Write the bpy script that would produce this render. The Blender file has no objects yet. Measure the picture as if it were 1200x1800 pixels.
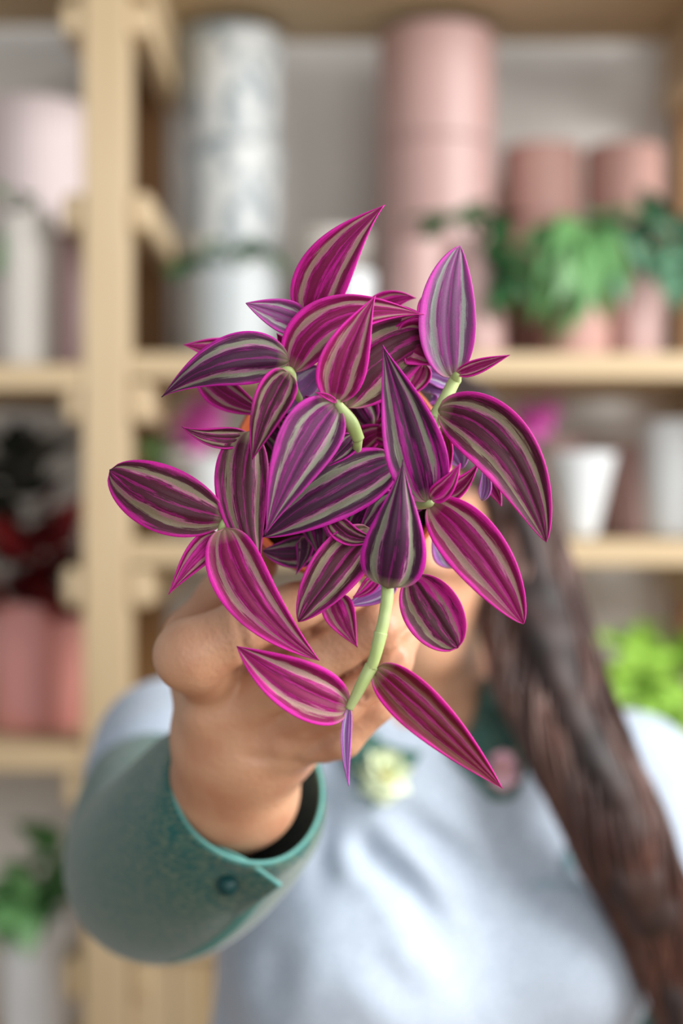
import bpy, bmesh, math, random
import numpy as np
from mathutils import Vector, Matrix

random.seed(7)
rng = np.random.default_rng(11)
C = bpy.context.scene.collection
PI = math.pi
CZ = 1.40            # camera height
F = 2500.0           # focal length in pixels of a 1200 x 1800 frame

# ------------------------------------------------------------------ camera, world, light
cam_d = bpy.data.cameras.new('camera')
cam = bpy.data.objects.new('camera', cam_d); C.objects.link(cam)
cam.location = (0, 0, CZ); cam.rotation_euler = (PI/2, 0, 0)
cam_d.sensor_fit = 'VERTICAL'; cam_d.sensor_height = 36.0; cam_d.lens = 50.0
cam_d.clip_start = 0.02; cam_d.clip_end = 50
cam_d.dof.use_dof = True; cam_d.dof.focus_distance = 0.600; cam_d.dof.aperture_fstop = 3.1
bpy.context.scene.camera = cam

world = bpy.data.worlds.new('world'); bpy.context.scene.world = world
world.use_nodes = True
bg = world.node_tree.nodes['Background']
bg.inputs[0].default_value = (0.90, 0.95, 1.0, 1); bg.inputs[1].default_value = 0.33

def area(name, loc, target, sx, sy, power, col):
    d = bpy.data.lights.new(name, 'AREA'); d.shape = 'RECTANGLE'; d.size = sx; d.size_y = sy
    d.energy = power; d.color = col
    o = bpy.data.objects.new(name, d); C.objects.link(o); o.location = loc
    o.rotation_euler = (Vector(target) - Vector(loc)).to_track_quat('-Z', 'Y').to_euler()
    return o
area('window_light', (1.55, 0.42, 2.05), (0.05, 1.1, 1.32), 1.0, 1.3, 54, (1.0, 0.985, 0.96))
area('front_fill_light', (0.60, -1.5, 1.70), (-0.1, 2.0, 1.30), 1.6, 1.5, 21, (1.0, 0.985, 0.96))  # added frontal fill to brighten the shelves, not an actual window

sc = bpy.context.scene
sc.view_settings.view_transform = 'Standard'; sc.view_settings.look = 'None'
sc.view_settings.exposure = 0.36; sc.view_settings.gamma = 1.0
sc.view_settings.use_curve_mapping = False

# ------------------------------------------------------------------ helpers
def P(x, y, d):
    """point at distance d in front of the camera, seen at pixel (x, y)"""
    return Vector(((x-600)/F*d, d, CZ-(y-900)/F*d))
def lin(r, g, b):
    f = lambda c: (c/255/12.92) if c/255 <= 0.04045 else ((c/255+0.055)/1.055)**2.4
    return (f(r), f(g), f(b), 1.0)

def mat(name, col, rough=0.6, spec=0.5, noise=None, sub=0, sheen=0, coat=0, bump=None, subcol=None):
    m = bpy.data.materials.new(name); m.use_nodes = True
    nt = m.node_tree; b = nt.nodes['Principled BSDF']
    b.inputs['Base Color'].default_value = col; b.inputs['Roughness'].default_value = rough
    b.inputs['Specular IOR Level'].default_value = spec
    if sub:
        b.inputs['Subsurface Weight'].default_value = sub
        b.inputs['Subsurface Radius'].default_value = subcol or (1.0, 0.35, 0.2)
        b.inputs['Subsurface Scale'].default_value = 0.006
    if sheen: b.inputs['Sheen Weight'].default_value = sheen
    if coat: b.inputs['Coat Weight'].default_value = coat; b.inputs['Coat Roughness'].default_value = 0.12
    tc = nt.nodes.new('ShaderNodeTexCoord')
    if noise:                       # (scale xyz, detail, second colour, low, high)
        mp = nt.nodes.new('ShaderNodeMapping'); mp.inputs['Scale'].default_value = noise[0]
        n = nt.nodes.new('ShaderNodeTexNoise'); n.inputs['Scale'].default_value = 1; n.inputs['Detail'].default_value = noise[1]
        mr = nt.nodes.new('ShaderNodeMapRange'); mr.inputs[1].default_value = noise[3]; mr.inputs[2].default_value = noise[4]
        mx = nt.nodes.new('ShaderNodeMix'); mx.data_type = 'RGBA'
        mx.inputs[6].default_value = col; mx.inputs[7].default_value = noise[2]
        nt.links.new(tc.outputs['Object'], mp.inputs[0]); nt.links.new(mp.outputs[0], n.inputs['Vector'])
        nt.links.new(n.outputs['Fac'], mr.inputs[0]); nt.links.new(mr.outputs[0], mx.inputs[0])
        nt.links.new(mx.outputs[2], b.inputs['Base Color'])
    if bump:                        # (scale xyz, distance)
        mp = nt.nodes.new('ShaderNodeMapping'); mp.inputs['Scale'].default_value = bump[0]
        n = nt.nodes.new('ShaderNodeTexNoise'); n.inputs['Scale'].default_value = 1; n.inputs['Detail'].default_value = 3
        bp = nt.nodes.new('ShaderNodeBump'); bp.inputs['Distance'].default_value = bump[1]; bp.inputs['Strength'].default_value = 0.6
        nt.links.new(tc.outputs['Object'], mp.inputs[0]); nt.links.new(mp.outputs[0], n.inputs['Vector'])
        nt.links.new(n.outputs['Fac'], bp.inputs['Height']); nt.links.new(bp.outputs[0], b.inputs['Normal'])
    return m

def link(name, me, m, parent=None, smooth=True, loc=None, rot=None):
    if m and not me.materials: me.materials.append(m)
    if smooth: me.polygons.foreach_set('use_smooth', [True]*len(me.polygons))
    o = bpy.data.objects.new(name, me); C.objects.link(o)
    if parent:
        o.parent = parent
    if loc is not None: o.location = loc
    if rot is not None: o.rotation_euler = rot
    return o
def pydata(name, v, f):
    me = bpy.data.meshes.new(name); me.from_pydata([tuple(p) for p in v], [], [tuple(q) for q in f]); me.update(); return me
def thing(name, label, cat, group=None, loc=(0, 0, 0), rotz=0):
    o = bpy.data.objects.new(name, None); C.objects.link(o); o.location = loc; o.rotation_euler = (0, 0, rotz)
    o.empty_display_size = 0.02
    o['label'] = label; o['category'] = cat
    if group: o['group'] = group
    return o
def tag(o, label, cat, group=None):
    o['label'] = label; o['category'] = cat
    if group: o['group'] = group
    return o

def box_mesh(name, lo, hi, bev=0.002):
    bm = bmesh.new(); bmesh.ops.create_cube(bm, size=1)
    for v in bm.verts:
        v.co = Vector([(lo[i]+hi[i])/2 + v.co[i]*(hi[i]-lo[i]) for i in range(3)])
    if bev: bmesh.ops.bevel(bm, geom=bm.edges[:], offset=bev, segments=2, affect='EDGES', profile=0.5)
    me = bpy.data.meshes.new(name); bm.to_mesh(me); bm.free(); return me

def lathe(name, prof, n=48, flute=0, amp=0):
    """closed profile of (r, z) revolved; optional vertical fluting on the radius"""
    v, f = [], []
    k = len(prof)
    for i in range(n):
        a = 2*PI*i/n
        for (r, z) in prof:
            rr = r*(1+(amp*abs(math.sin(flute*a/2)) if flute and r > 0.001 else 0))
            v.append((rr*math.cos(a), rr*math.sin(a), z))
    for i in range(n):
        j = (i+1) % n
        for q in range(k-1):
            f.append((i*k+q, j*k+q, j*k+q+1, i*k+q+1))
    me = pydata(name, v, f)
    bm = bmesh.new(); bm.from_mesh(me); bmesh.ops.remove_doubles(bm, verts=bm.verts, dist=1e-5)
    bmesh.ops.recalc_face_normals(bm, faces=bm.faces); bm.to_mesh(me); bm.free()
    return me
def sm_edge(me, ang=40):
    me.polygons.foreach_set('use_smooth', [True]*len(me.polygons))
    try: me.set_sharp_from_angle(angle=math.radians(ang))
    except Exception: pass
    return me

def tube(name, pts, rad, n=10, cap=True):
    """tube through points with a radius per point (parallel-transported rings)"""
    pts = [Vector(p) for p in pts]; m = len(pts)
    T = [(pts[min(i+1, m-1)]-pts[max(i-1, 0)]).normalized() for i in range(m)]
    up = T[0].orthogonal().normalized(); v, f = [], []
    for i in range(m):
        up = (up - T[i]*up.dot(T[i])).normalized(); s = T[i].cross(up)
        for j in range(n):
            a = 2*PI*j/n
            v.append(pts[i] + (up*math.cos(a)+s*math.sin(a))*rad[i])
    for i in range(m-1):
        for j in range(n):
            k = (j+1) % n
            f.append((i*n+j, i*n+k, (i+1)*n+k, (i+1)*n+j))
    if cap:
        f.append(tuple(range(n-1, -1, -1))); f.append(tuple(range((m-1)*n, m*n)))
    return pydata(name, v, f)
def spline(pts, n):
    """Catmull-Rom resampling of rows of numbers"""
    a = np.array(pts, float); a = np.vstack([2*a[0]-a[1], a, 2*a[-1]-a[-2]]); out = []
    m = len(a)-3
    for i in range(n):
        t = i/(n-1)*m; k = min(int(t), m-1); t -= k
        p0, p1, p2, p3 = a[k:k+4]
        out.append(0.5*((2*p1)+(-p0+p2)*t+(2*p0-5*p1+4*p2-p3)*t*t+(-p0+3*p1-3*p2+p3)*t**3))
    return np.array(out)

# signed distance fields turned into one continuous surface
def cone(p, a, b, ra, rb):
    a = np.array(a, float); b = np.array(b, float); ab = b-a
    t = np.clip(((p-a)@ab)/max(ab@ab, 1e-12), 0, 1)
    return np.linalg.norm(p-a-t[..., None]*ab, axis=-1) - (ra+(rb-ra)*t)
def ell(p, c, r):
    r = np.array(r, float); q = (p-np.array(c, float))/r
    k = np.linalg.norm(q, axis=-1)
    return (k-1)*min(r)*0.5 + (k-1)*0.5*np.mean(r)
def smin(a, b, k):
    h = np.clip(0.5+0.5*(b-a)/k, 0, 1)
    return b*(1-h)+a*h-k*h*(1-h)
def nets(f, lo, hi, h):
    lo = np.array(lo, float); hi = np.array(hi, float)
    n = np.ceil((hi-lo)/h).astype(int)+1
    ax = [lo[i]+h*np.arange(n[i]) for i in range(3)]
    V = np.empty(n, np.float32)
    yz = np.stack(np.meshgrid(ax[1], ax[2], indexing='ij'), -1)
    for i in range(0, n[0], 16):
        xs = ax[0][i:i+16]
        g = np.empty((len(xs),)+yz.shape[:2]+(3,)); g[..., 0] = xs[:, None, None]; g[..., 1:] = yz[None]
        V[i:i+16] = f(g)
    S = V < 0
    cs = np.zeros(n-1, bool); allin = np.ones(n-1, bool)
    offs = [(a, b, c) for a in (0, 1) for b in (0, 1) for c in (0, 1)]
    sl = lambda arr, o: arr[o[0]:n[0]-1+o[0], o[1]:n[1]-1+o[1], o[2]:n[2]-1+o[2]]
    for o in offs:
        s = sl(S, o); cs |= s; allin &= s
    act = cs & ~allin
    idx = -np.ones(n-1, int); cells = np.argwhere(act); idx[act] = np.arange(len(cells))
    acc = np.zeros((len(cells), 3)); cnt = np.zeros(len(cells))
    ci, cj, ck = cells.T
    for o in offs:
        for d in range(3):
            if o[d]: continue
            q = list(o); q[d] = 1
            va = V[ci+o[0], cj+o[1], ck+o[2]]; vb = V[ci+q[0], cj+q[1], ck+q[2]]
            m = (va < 0) != (vb < 0)
            t = np.where(m, va/np.where(m, va-vb, 1), 0)
            p = np.tile(np.array(o, float), (len(cells), 1)); p[:, d] = t
            acc[m] += p[m]; cnt[m] += 1
    verts = lo + (cells + acc/cnt[:, None])*h
    faces = []
    for d in range(3):
        a, b = (d+1) % 3, (d+2) % 3
        sA = [slice(None)]*3; sB = [slice(None)]*3
        sA[d] = slice(0, n[d]-1); sB[d] = slice(1, n[d])
        ch = S[tuple(sA)] != S[tuple(sB)]
        e = np.argwhere(ch)
        ok = (e[:, a] > 0) & (e[:, b] > 0) & (e[:, a] < n[a]-1) & (e[:, b] < n[b]-1)
        e = e[ok]
        ins = S[e[:, 0], e[:, 1], e[:, 2]]
        def cid(da, db):
            q = e.copy(); q[:, a] -= da; q[:, b] -= db
            return idx[q[:, 0], q[:, 1], q[:, 2]]
        quad = np.stack([cid(1, 1), cid(0, 1), cid(0, 0), cid(1, 0)], 1)
        quad[~ins] = quad[~ins][:, ::-1]
        faces.append(quad)
    return verts, np.vstack(faces)

# ------------------------------------------------------------------ materials
wood = mat('pine_wood', lin(206, 184, 150), 0.55, 0.4, noise=((9, 9, 1.2), 5, lin(188, 162, 122), 0.35, 0.75))
wood_h = mat('pine_wood_board', lin(206, 184, 150), 0.55, 0.4, noise=((1.2, 9, 9), 5, lin(188, 162, 122), 0.35, 0.75))
wood_shaded = mat('shaded_pine_wood', lin(150, 112, 70), 0.6, 0.35, noise=((9, 9, 1.2), 5, lin(120, 84, 50), 0.35, 0.75))  # same pine for the rear posts, their shade put into the colour
wall_m = mat('plaster_wall', lin(226, 222, 216), 0.85, 0.3, noise=((3, 3, 3), 3, lin(216, 212, 206), 0.4, 0.7))
floor_m = mat('floor_oak', lin(160, 130, 98), 0.5, 0.4, noise=((2, 14, 2), 5, lin(130, 100, 72), 0.3, 0.7))
pink_m = mat('glazed_pink', lin(186, 152, 147), 0.42, 0.5)
rose_m = mat('matte_rose', lin(184, 142, 132), 0.55, 0.4)
blush_m = mat('blush_ribbed', lin(222, 206, 206), 0.5, 0.5)
mauve_m = mat('mauve', lin(180, 150, 150), 0.6, 0.4)
coral_m = mat('glossy_coral', lin(222, 148, 140), 0.12, 0.6, coat=0.7)
white_m = mat('white_ceramic', lin(214, 218, 220), 0.3, 0.5)
greywhite_m = mat('grey_white_ceramic', lin(178, 184, 186), 0.35, 0.5)
bright_m = mat('bright_white_ceramic', lin(244, 246, 248), 0.25, 0.5)
cream_m = mat('warm_white', lin(206, 200, 192), 0.5, 0.4)
print_m = mat('printed_white', lin(194, 197, 196), 0.35, 0.5, noise=((34, 34, 26), 3, lin(140, 150, 154), 0.50, 0.60))
soil_m = mat('potting_soil', lin(52, 36, 28), 0.95, 0.2, noise=((200, 200, 200), 4, lin(24, 16, 12), 0.4, 0.6), bump=((300, 300, 300), 0.002))
terra_m = mat('terracotta_plastic', lin(190, 92, 52), 0.42, 0.5)
green_m = mat('green_leaf', lin(98, 146, 88), 0.45, 0.4, noise=((14, 14, 14), 2, lin(66, 116, 70), 0.35, 0.65))
dgreen_m = mat('deep_green_leaf', lin(52, 104, 58), 0.4, 0.4, noise=((14, 14, 14), 2, lin(34, 74, 42), 0.35, 0.65))
bgreen_m = mat('blue_green_leaf', lin(100, 146, 116), 0.5, 0.4, noise=((14, 14, 14), 2, lin(64, 112, 84), 0.35, 0.65))
lime_m = mat('lime_leaf', lin(160, 204, 84), 0.45, 0.4, noise=((14, 14, 14), 2, lin(108, 164, 50), 0.35, 0.65))
darkred_m = mat('dark_red_leaf', lin(104, 16, 22), 0.35, 0.5, noise=((12, 12, 12), 2, lin(50, 12, 18), 0.35, 0.6))
darkleaf_m = mat('near_black_leaf', lin(44, 46, 40), 0.25, 0.6)
magflower_m = mat('magenta_petal', lin(222, 104, 190), 0.6, 0.3)
redflower_m = mat('orange_red_petal', lin(216, 96, 66), 0.6, 0.3)
skin_m = mat('skin', lin(206, 158, 126), 0.44, 0.4, noise=((38, 38, 38), 3, lin(194, 136, 106), 0.42, 0.75), sub=0.18, bump=((420, 420, 420), 0.0006))
tee_m = mat('heather_tee', lin(190, 202, 217), 0.85, 0.2, noise=((260, 260, 260), 3, lin(166, 178, 194), 0.35, 0.65), sheen=0.2)
teal_m = mat('teal_cotton', lin(24, 88, 85), 0.8, 0.25, noise=((240, 240, 620), 3, lin(88, 112, 96), 0.42, 0.62), sheen=0.3)
tealdark_m = mat('dark_teal_button', lin(16, 62, 62), 0.4, 0.4)
tealedge_m = mat('teal_hem_lit_edge', lin(100, 158, 152), 0.8, 0.25)  # hem teal, also carries the light caught on the cuff fold
hair_m = mat('brown_hair', lin(26, 15, 14), 0.6, 0.5, noise=((40, 40, 6), 4, lin(62, 38, 32), 0.40, 0.75))
hairstrand_m = mat('brown_hair_strand', lin(62, 38, 33), 0.38, 0.5, noise=((26, 26, 9), 4, lin(116, 76, 62), 0.42, 0.74))
denim_m = mat('denim', lin(54, 66, 92), 0.85, 0.2)
shoe_m = mat('shoe_canvas', lin(228, 226, 220), 0.7, 0.3)
stem_m = mat('green_stem', lin(180, 196, 136), 0.45, 0.4, noise=((60, 60, 60), 3, lin(164, 184, 110), 0.4, 0.7), sub=0.15, subcol=(0.6, 0.9, 0.3))
ink_m = mat('teal_print', lin(150, 186, 196), 0.8, 0.2)
pinwhite_m = mat('pale_green_petal', lin(232, 240, 206), 0.5, 0.4)
pinpink_m = mat('pale_pink_petal', lin(238, 196, 210), 0.5, 0.4)
pingreen_m = mat('pin_leaf_green', lin(110, 160, 112), 0.5, 0.4)
pinyellow_m = mat('pin_yellow', lin(214, 192, 96), 0.5, 0.4)
eye_m = mat('eye_white', lin(230, 226, 222), 0.2, 0.5); iris_m = mat('brown_iris', lin(60, 36, 24), 0.2, 0.5)
lip_m = mat('lips', lin(186, 104, 98), 0.4, 0.5)

# ------------------------------------------------------------------ setting
def struct(name, me, m): 
    o = link(name, me, m, smooth=False); o['kind'] = 'structure'; return o
struct('wall_back', box_mesh('wall_back', (-2.6, 2.20, 0), (2.6, 2.30, 2.9), 0), wall_m)
struct('floor', box_mesh('floor', (-2.6, -2.0, -0.1), (2.6, 2.20, 0), 0), floor_m)

# shelving unit : ladder posts, cleats running front to back, boards
YF, YB = 1.75, 2.16
def zpx(y, d=YF): return CZ-(y-900)/F*d
unit = thing('shelving_unit', 'pale pine ladder shelving unit with square posts, short cleats and plain boards', 'shelving')
def part(name, lo, hi, m, bev=0.003, par=unit):
    return link(name, box_mesh(name, lo, hi, bev), m, par, smooth=False)
PX0, PX1 = (145-600)/F*YF, (225-600)/F*YF
for (x0, x1) in ((PX0, PX1), (0.500, 0.556), (PX0-0.80, PX1-0.80)):
    part('front_post', (x0, YF, 0), (x1, YF+0.045, 2.35), wood)
    part('rear_post', (x0, YB-0.05, 0), (x1, YB-0.005, 2.35), wood_shaded)
CW = 0.027
levels = [(-90, -14), (0, 56), (334, 402), (667, 742), (996, 1068), (1350, 1424), (1690, 1765)]
for (ya, yb) in levels:
    for x in (PX1, PX0-CW, 0.500-CW, 0.556):
        part('cleat', (x, YF+0.006, zpx(yb)), (x+CW, YB-0.055, zpx(ya)-0.0005), wood_h, 0.009 if ya > 300 else 0.004)
def board(x0, x1, zt, th=0.031):
    part('shelf_board', (x0, YF+0.002, zt-th), (x1, YB-0.052, zt), wood_h)
ZT, Z1, Z2, Z3 = 2.095+0.031, zpx(620), zpx(950), zpx(1296)
for z in (ZT, Z1, Z2, Z3, zpx(1640)): board(PX1, 0.500, z)
ZL1, ZL2, ZL3 = zpx(640), zpx(1312), zpx(1985)
for z in (2.15, ZL1, ZL2, ZL3): board(PX0-0.80+0.056, PX0, z)
# base drawer front under the lowest board of the wide bay
for k in range(4):
    part('base_plank', (PX1+0.002+k*0.052, YF+0.012, 0.05), (PX1+0.052+k*0.052, YF+0.03, zpx(1640)-0.033), wood)

# ------------------------------------------------------------------ pots
def pot_mesh(name, r0, r1, h, t=0.004, foot=0.004, inner=0.75, flute=0, amp=0, roundb=0.006, n=48):
    """outer wall from base radius r0 to rim radius r1, hollow inside"""
    prof = [(0, 0), (r0-roundb, 0), (r0-roundb*0.3, roundb*0.3), (r0, roundb)]
    for k in range(1, 8):
        prof.append((r0+(r1-r0)*k/8, roundb+(h-roundb-0.002)*k/8))
    prof += [(r1, h-0.002), (r1-t*0.5, h), (r1-t, h-0.002)]
    zi = h*(1-inner)
    prof += [(r0+(r1-r0)*(1-inner)-t, zi), (0, zi)]
    return sm_edge(lathe(name, prof, n, flute, amp))
def pot(name, label, x, d, z, r0, r1, h, m, cat='pot', group=None, **k):
    me = pot_mesh(name, r0, r1, h, **k); me.materials.append(m)
    o = bpy.data.objects.new(name, me); C.objects.link(o); o.location = ((x-600)/F*d, d, z)
    return tag(o, label, cat, group)
def stack(cnt, x, d, z, r0, r1, h, m, labels, group, **k):
    for i in range(cnt):
        pot('plant_pot', labels[i], x, d, z+i*(h+0.0005), r0, r1, h, m, group=group, **k)

def pxr(p, d): return p/F*d
e = 0.001
# wide bay, upper shelf
stack(3, 404, 2.03, Z1+e, pxr(84, 2.03), pxr(90, 2.03), (2.095-Z1-0.008)/3-0.004, print_m,
      ['white pot with grey leaf print, bottom of the tall white stack',
       'white pot with grey leaf print, middle of the tall white stack',
       'white pot with grey leaf print, top of the tall white stack beside the post'], 'white printed pots in a stack')
stack(3, 767, 2.03, Z1+e, pxr(102, 2.03), pxr(102, 2.03), (2.095-Z1-0.008)/3-0.004, pink_m,
      ['wide dusty pink cylinder pot, bottom of the tallest pink stack',
       'wide dusty pink cylinder pot, middle of the tallest pink stack',
       'wide dusty pink cylinder pot, top of the tallest pink stack'], 'wide pink pots in the tall stack')
hs = ((900-262)/F*2.06 - (Z1-CZ))/3
stack(3, 952, 2.06, Z1+e, pxr(66, 2.06), pxr(68, 2.06), hs-0.001, rose_m,
      ['rose clay pot, bottom of the shorter stack next to the tallest pink stack',
       'rose clay pot, middle of the shorter stack next to the tallest pink stack',
       'rose clay pot, top of the shorter stack next to the tallest pink stack'], 'small rose pots, first stack')
stack(3, 1095, 2.06, Z1+e, pxr(66, 2.06), pxr(68, 2.06), hs-0.001, rose_m,
      ['rose clay pot, bottom of the shorter stack nearest the right-hand post',
       'rose clay pot, middle of the shorter stack nearest the right-hand post',
       'rose clay pot, top of the shorter stack nearest the right-hand post'], 'small rose pots, second stack')
pot('planter', 'small dusty pink planter at the foot of the tallest pink stack', 735, 1.86, Z1+e, pxr(54, 1.86), pxr(60, 1.86), 0.152, pink_m)
pot('vase', 'rounded white vase between the white stack and the tallest pink stack', 585, 1.98, Z1+e, pxr(52, 1.98), pxr(66, 1.98), 0.19, cream_m, cat='vase', roundb=0.02)
pot('jar', 'short white jar in front of the rounded white vase', 620, 1.84, Z1+e, pxr(34, 1.84), pxr(38, 1.84), 0.112, white_m, cat='jar')
# wide bay, middle shelf
pot('cup_planter', 'small white tapered cup planter on the middle shelf', 1020, 1.83, Z2+e, pxr(30, 1.83), pxr(62, 1.83), pxr(150, 1.83), white_m, roundb=0.012)
pot('planter', 'blush planter behind the white tapered cup, holding a magenta bloom', 975, 2.02, Z2+e, pxr(50, 2.02), pxr(62, 2.02), pxr(172, 2.02), pink_m)
pot('planter', 'pale blush cylinder pot between the white cup and the large white pot', 1105, 2.03, Z2+e, pxr(54, 2.03), pxr(58, 2.03), pxr(160, 2.03), pink_m)
pot('large_planter', 'large plain white planter at the end of the middle shelf', 1190, 1.88, Z2+e, pxr(56, 1.88), pxr(64, 1.88), pxr(205, 1.88), white_m)
pot('planter', 'white planter with blooms next to the square post', 380, 1.86, Z2+e, pxr(56, 1.86), pxr(66, 1.86), pxr(140, 1.86), white_m)
# narrow left bay
stack(2, 62, 2.02, ZL1+e, pxr(86, 2.02), pxr(92, 2.02), (pxr(900-190, 2.02)-(ZL1-CZ))/2-0.001, blush_m,
      ['wide ribbed mauve pot under another one on the left shelf', 'wide ribbed pale mauve pot on top of its twin on the left shelf'],
      'wide ribbed pots on the left shelf', flute=44, amp=0.03, n=176)
pot('tall_planter', 'tall ribbed blush white planter in front of the wide ribbed stack', 46, 1.83, ZL1+e, pxr(48, 1.83), pxr(52, 1.83), pxr(268, 1.83), cream_m, flute=30, amp=0.04, n=120)
pot('planter', 'slim mauve pot squeezed against the post on the left shelf', 112, 1.86, ZL1+e, pxr(26, 1.86), pxr(28, 1.86), pxr(245, 1.86), mauve_m)

# ------------------------------------------------------------------ background plants
def leafblade(L, W, droop=0.3, fold=0.15, n=8, shape=0.6):
    """small curved leaf lying along +Y, blade up +Z"""
    v, f = [], []
    for i in range(n+1):
        t = i/n; w = W*math.sin(PI*min(1, t**shape))**0.9 + 0.0004
        y = L*t; z = -droop*L*t*t
        for u in (-1, -0.5, 0, 0.5, 1):
            v.append((u*w, y, z+abs(u)*w*fold*2 - 0.35*u*u*w))
    for i in range(n):
        for j in range(4):
            f.append((i*5+j, i*5+j+1, i*5+5+j+1, i*5+5+j))
    me = pydata('leaf', v, f)
    me.polygons.foreach_set('use_smooth', [True]*len(me.polygons))
    return me
def place(me, parent, pos, direc, roll=0, s=1.0, name='leaf'):
    y = Vector(direc).normalized(); up = Vector((0, -0.3, 1))
    x = y.cross(up).normalized(); z = x.cross(y)
    R = Matrix((x, y, z)).transposed() @ Matrix.Rotation(roll, 3, 'Y')
    o = bpy.data.objects.new(name, me); C.objects.link(o); o.parent = parent
    o.matrix_basis = Matrix.Translation(Vector(pos)) @ R.to_4x4() @ Matrix.Scale(s, 4)
    return o
def potted(label, x, d, z, r0, r1, h, pm, stems, leafm, L, W, per, droop=0.3, seed=1, cat='potted plant', spread=0.8, name='potted_plant', flowers=None, **k):
    """stems: list of polylines of (px, py, d) ending points; leaves set along them"""
    R = random.Random(seed)
    o0 = Vector(((x-600)/F*d, d, z))
    root = thing(name, label, cat, loc=o0)
    me = pot_mesh('pot', r0, r1, h, inner=0.2, **k); me.materials.append(pm); link('pot', me, None, root, smooth=False)
    link('soil', lathe('soil', [(0, h*0.86+0.003), (r1*0.5, h*0.86+0.004), (r1*0.86, h*0.86), (r1*0.86, h*0.8), (0, h*0.8)], 24), soil_m, root)
    blades = []
    for q in range(3):
        b = leafblade(L*(0.85+0.15*q), W*(0.9+0.1*q), droop*(0.7+0.3*q)); b.materials.append(leafm); blades.append(b)
    top = Vector((0, 0, h*0.86))
    for st in stems:
        pts = [top+Vector((R.uniform(-.4, .4)*r1, R.uniform(-.4, .4)*r1, 0))] + [P(*p)-o0 for p in st]
        sp = spline([tuple(p) for p in pts], 14)
        link('stem', tube('stem', sp, [0.0022]*14, 6), leafm, root)
        for i in range(per):
            t = 0.3+0.7*(i+0.5)/per if per > 1 else 1
            k2 = min(13, int(t*13)); pos = Vector(sp[k2]); tg = Vector(sp[k2])-Vector(sp[k2-1])
            tg.normalize()
            side = Vector((R.uniform(-1, 1), R.uniform(-.9, .3), R.uniform(-.7, .5)))
            place(blades[R.randrange(3)], root, pos, tg*0.5+side*spread, R.uniform(-.6, .6), R.uniform(.75, 1.15))
    if flowers:
        fm, fpts, fr = flowers
        pet = leafblade(fr, fr*0.45, 0.2); pet.materials.append(fm)
        for (fx, fy, fd) in fpts:
            c = P(fx, fy, fd)-o0
            link('flower_stem', tube('flower_stem', spline([tuple(top), tuple((c+top)/2+Vector((0, 0, .01))), tuple(c)], 8), [0.0016]*8, 6), leafm, root)
            for a in range(6):
                th = a*PI/3+R.random()*.4
                place(pet, root, c, (math.cos(th), -0.5, math.sin(th)), 0, R.uniform(.8, 1.1), 'petal')
    return root

potted('small white planter with trailing dark green leaves before the white stack', 405, 1.85, Z1+e, pxr(76, 1.85), pxr(84, 1.85), pxr(150, 1.85), greywhite_m,
       [[(370, 450, 1.86), (310, 460, 1.84)], [(430, 440, 1.86), (490, 450, 1.85)], [(400, 440, 1.84), (380, 420, 1.83)], [(440, 450, 1.84), (460, 455, 1.80)], [(340, 470, 1.84), (300, 480, 1.80)]],
       dgreen_m, 0.034, 0.009, 4, seed=3)
potted('pink planter with a dark leafy trailing plant beside the tallest pink stack', 838, 1.84, Z1+e, pxr(48, 1.84), pxr(54, 1.84), pxr(190, 1.84), pink_m,
       [[(840, 400, 1.83), (830, 365, 1.83)], [(865, 385, 1.82), (890, 400, 1.81)], [(880, 430, 1.80), (890, 520, 1.79)], [(860, 430, 1.80), (875, 500, 1.79)], [(850, 380, 1.82), (850, 350, 1.83)],
        [(800, 380, 1.83), (720, 385, 1.83)], [(890, 450, 1.80), (900, 540, 1.79)]],
       dgreen_m, 0.045, 0.014, 4, seed=5, droop=0.5)
potted('rose planter with a fresh green drooping plant in the middle of the clay stacks', 1010, 1.85, Z1+e, pxr(60, 1.85), pxr(66, 1.85), pxr(150, 1.85), rose_m,
       [[(1000, 400, 1.83), (960, 400, 1.80), (965, 470, 1.79)], [(1010, 395, 1.82), (1020, 430, 1.79), (1030, 510, 1.78)], [(1030, 390, 1.82), (1060, 420, 1.79), (1070, 500, 1.78)],
        [(990, 400, 1.80), (975, 450, 1.78), (985, 540, 1.78)], [(1010, 390, 1.82), (1000, 430, 1.78), (1010, 480, 1.77)], [(1040, 400, 1.82), (1040, 450, 1.78)]],
       green_m, 0.070, 0.018, 4, seed=8, droop=0.7, spread=0.5)
potted('blush planter with blue green leaves at the end of the upper shelf', 1118, 1.87, Z1+e, pxr(44, 1.87), pxr(52, 1.87), pxr(150, 1.87), pink_m,
       [[(1110, 420, 1.86), (1090, 385, 1.84)], [(1120, 400, 1.86), (1130, 380, 1.84)], [(1140, 420, 1.86), (1180, 410, 1.84), (1195, 470, 1.82)], [(1130, 400, 1.86), (1160, 420, 1.82), (1180, 520, 1.80)],
        [(1100, 420, 1.84), (1080, 430, 1.82), (1085, 540, 1.80)], [(1150, 400, 1.86), (1200, 400, 1.84), (1215, 500, 1.82)]],
       bgreen_m, 0.060, 0.018, 4, seed=9, droop=0.5, spread=0.55)
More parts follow.
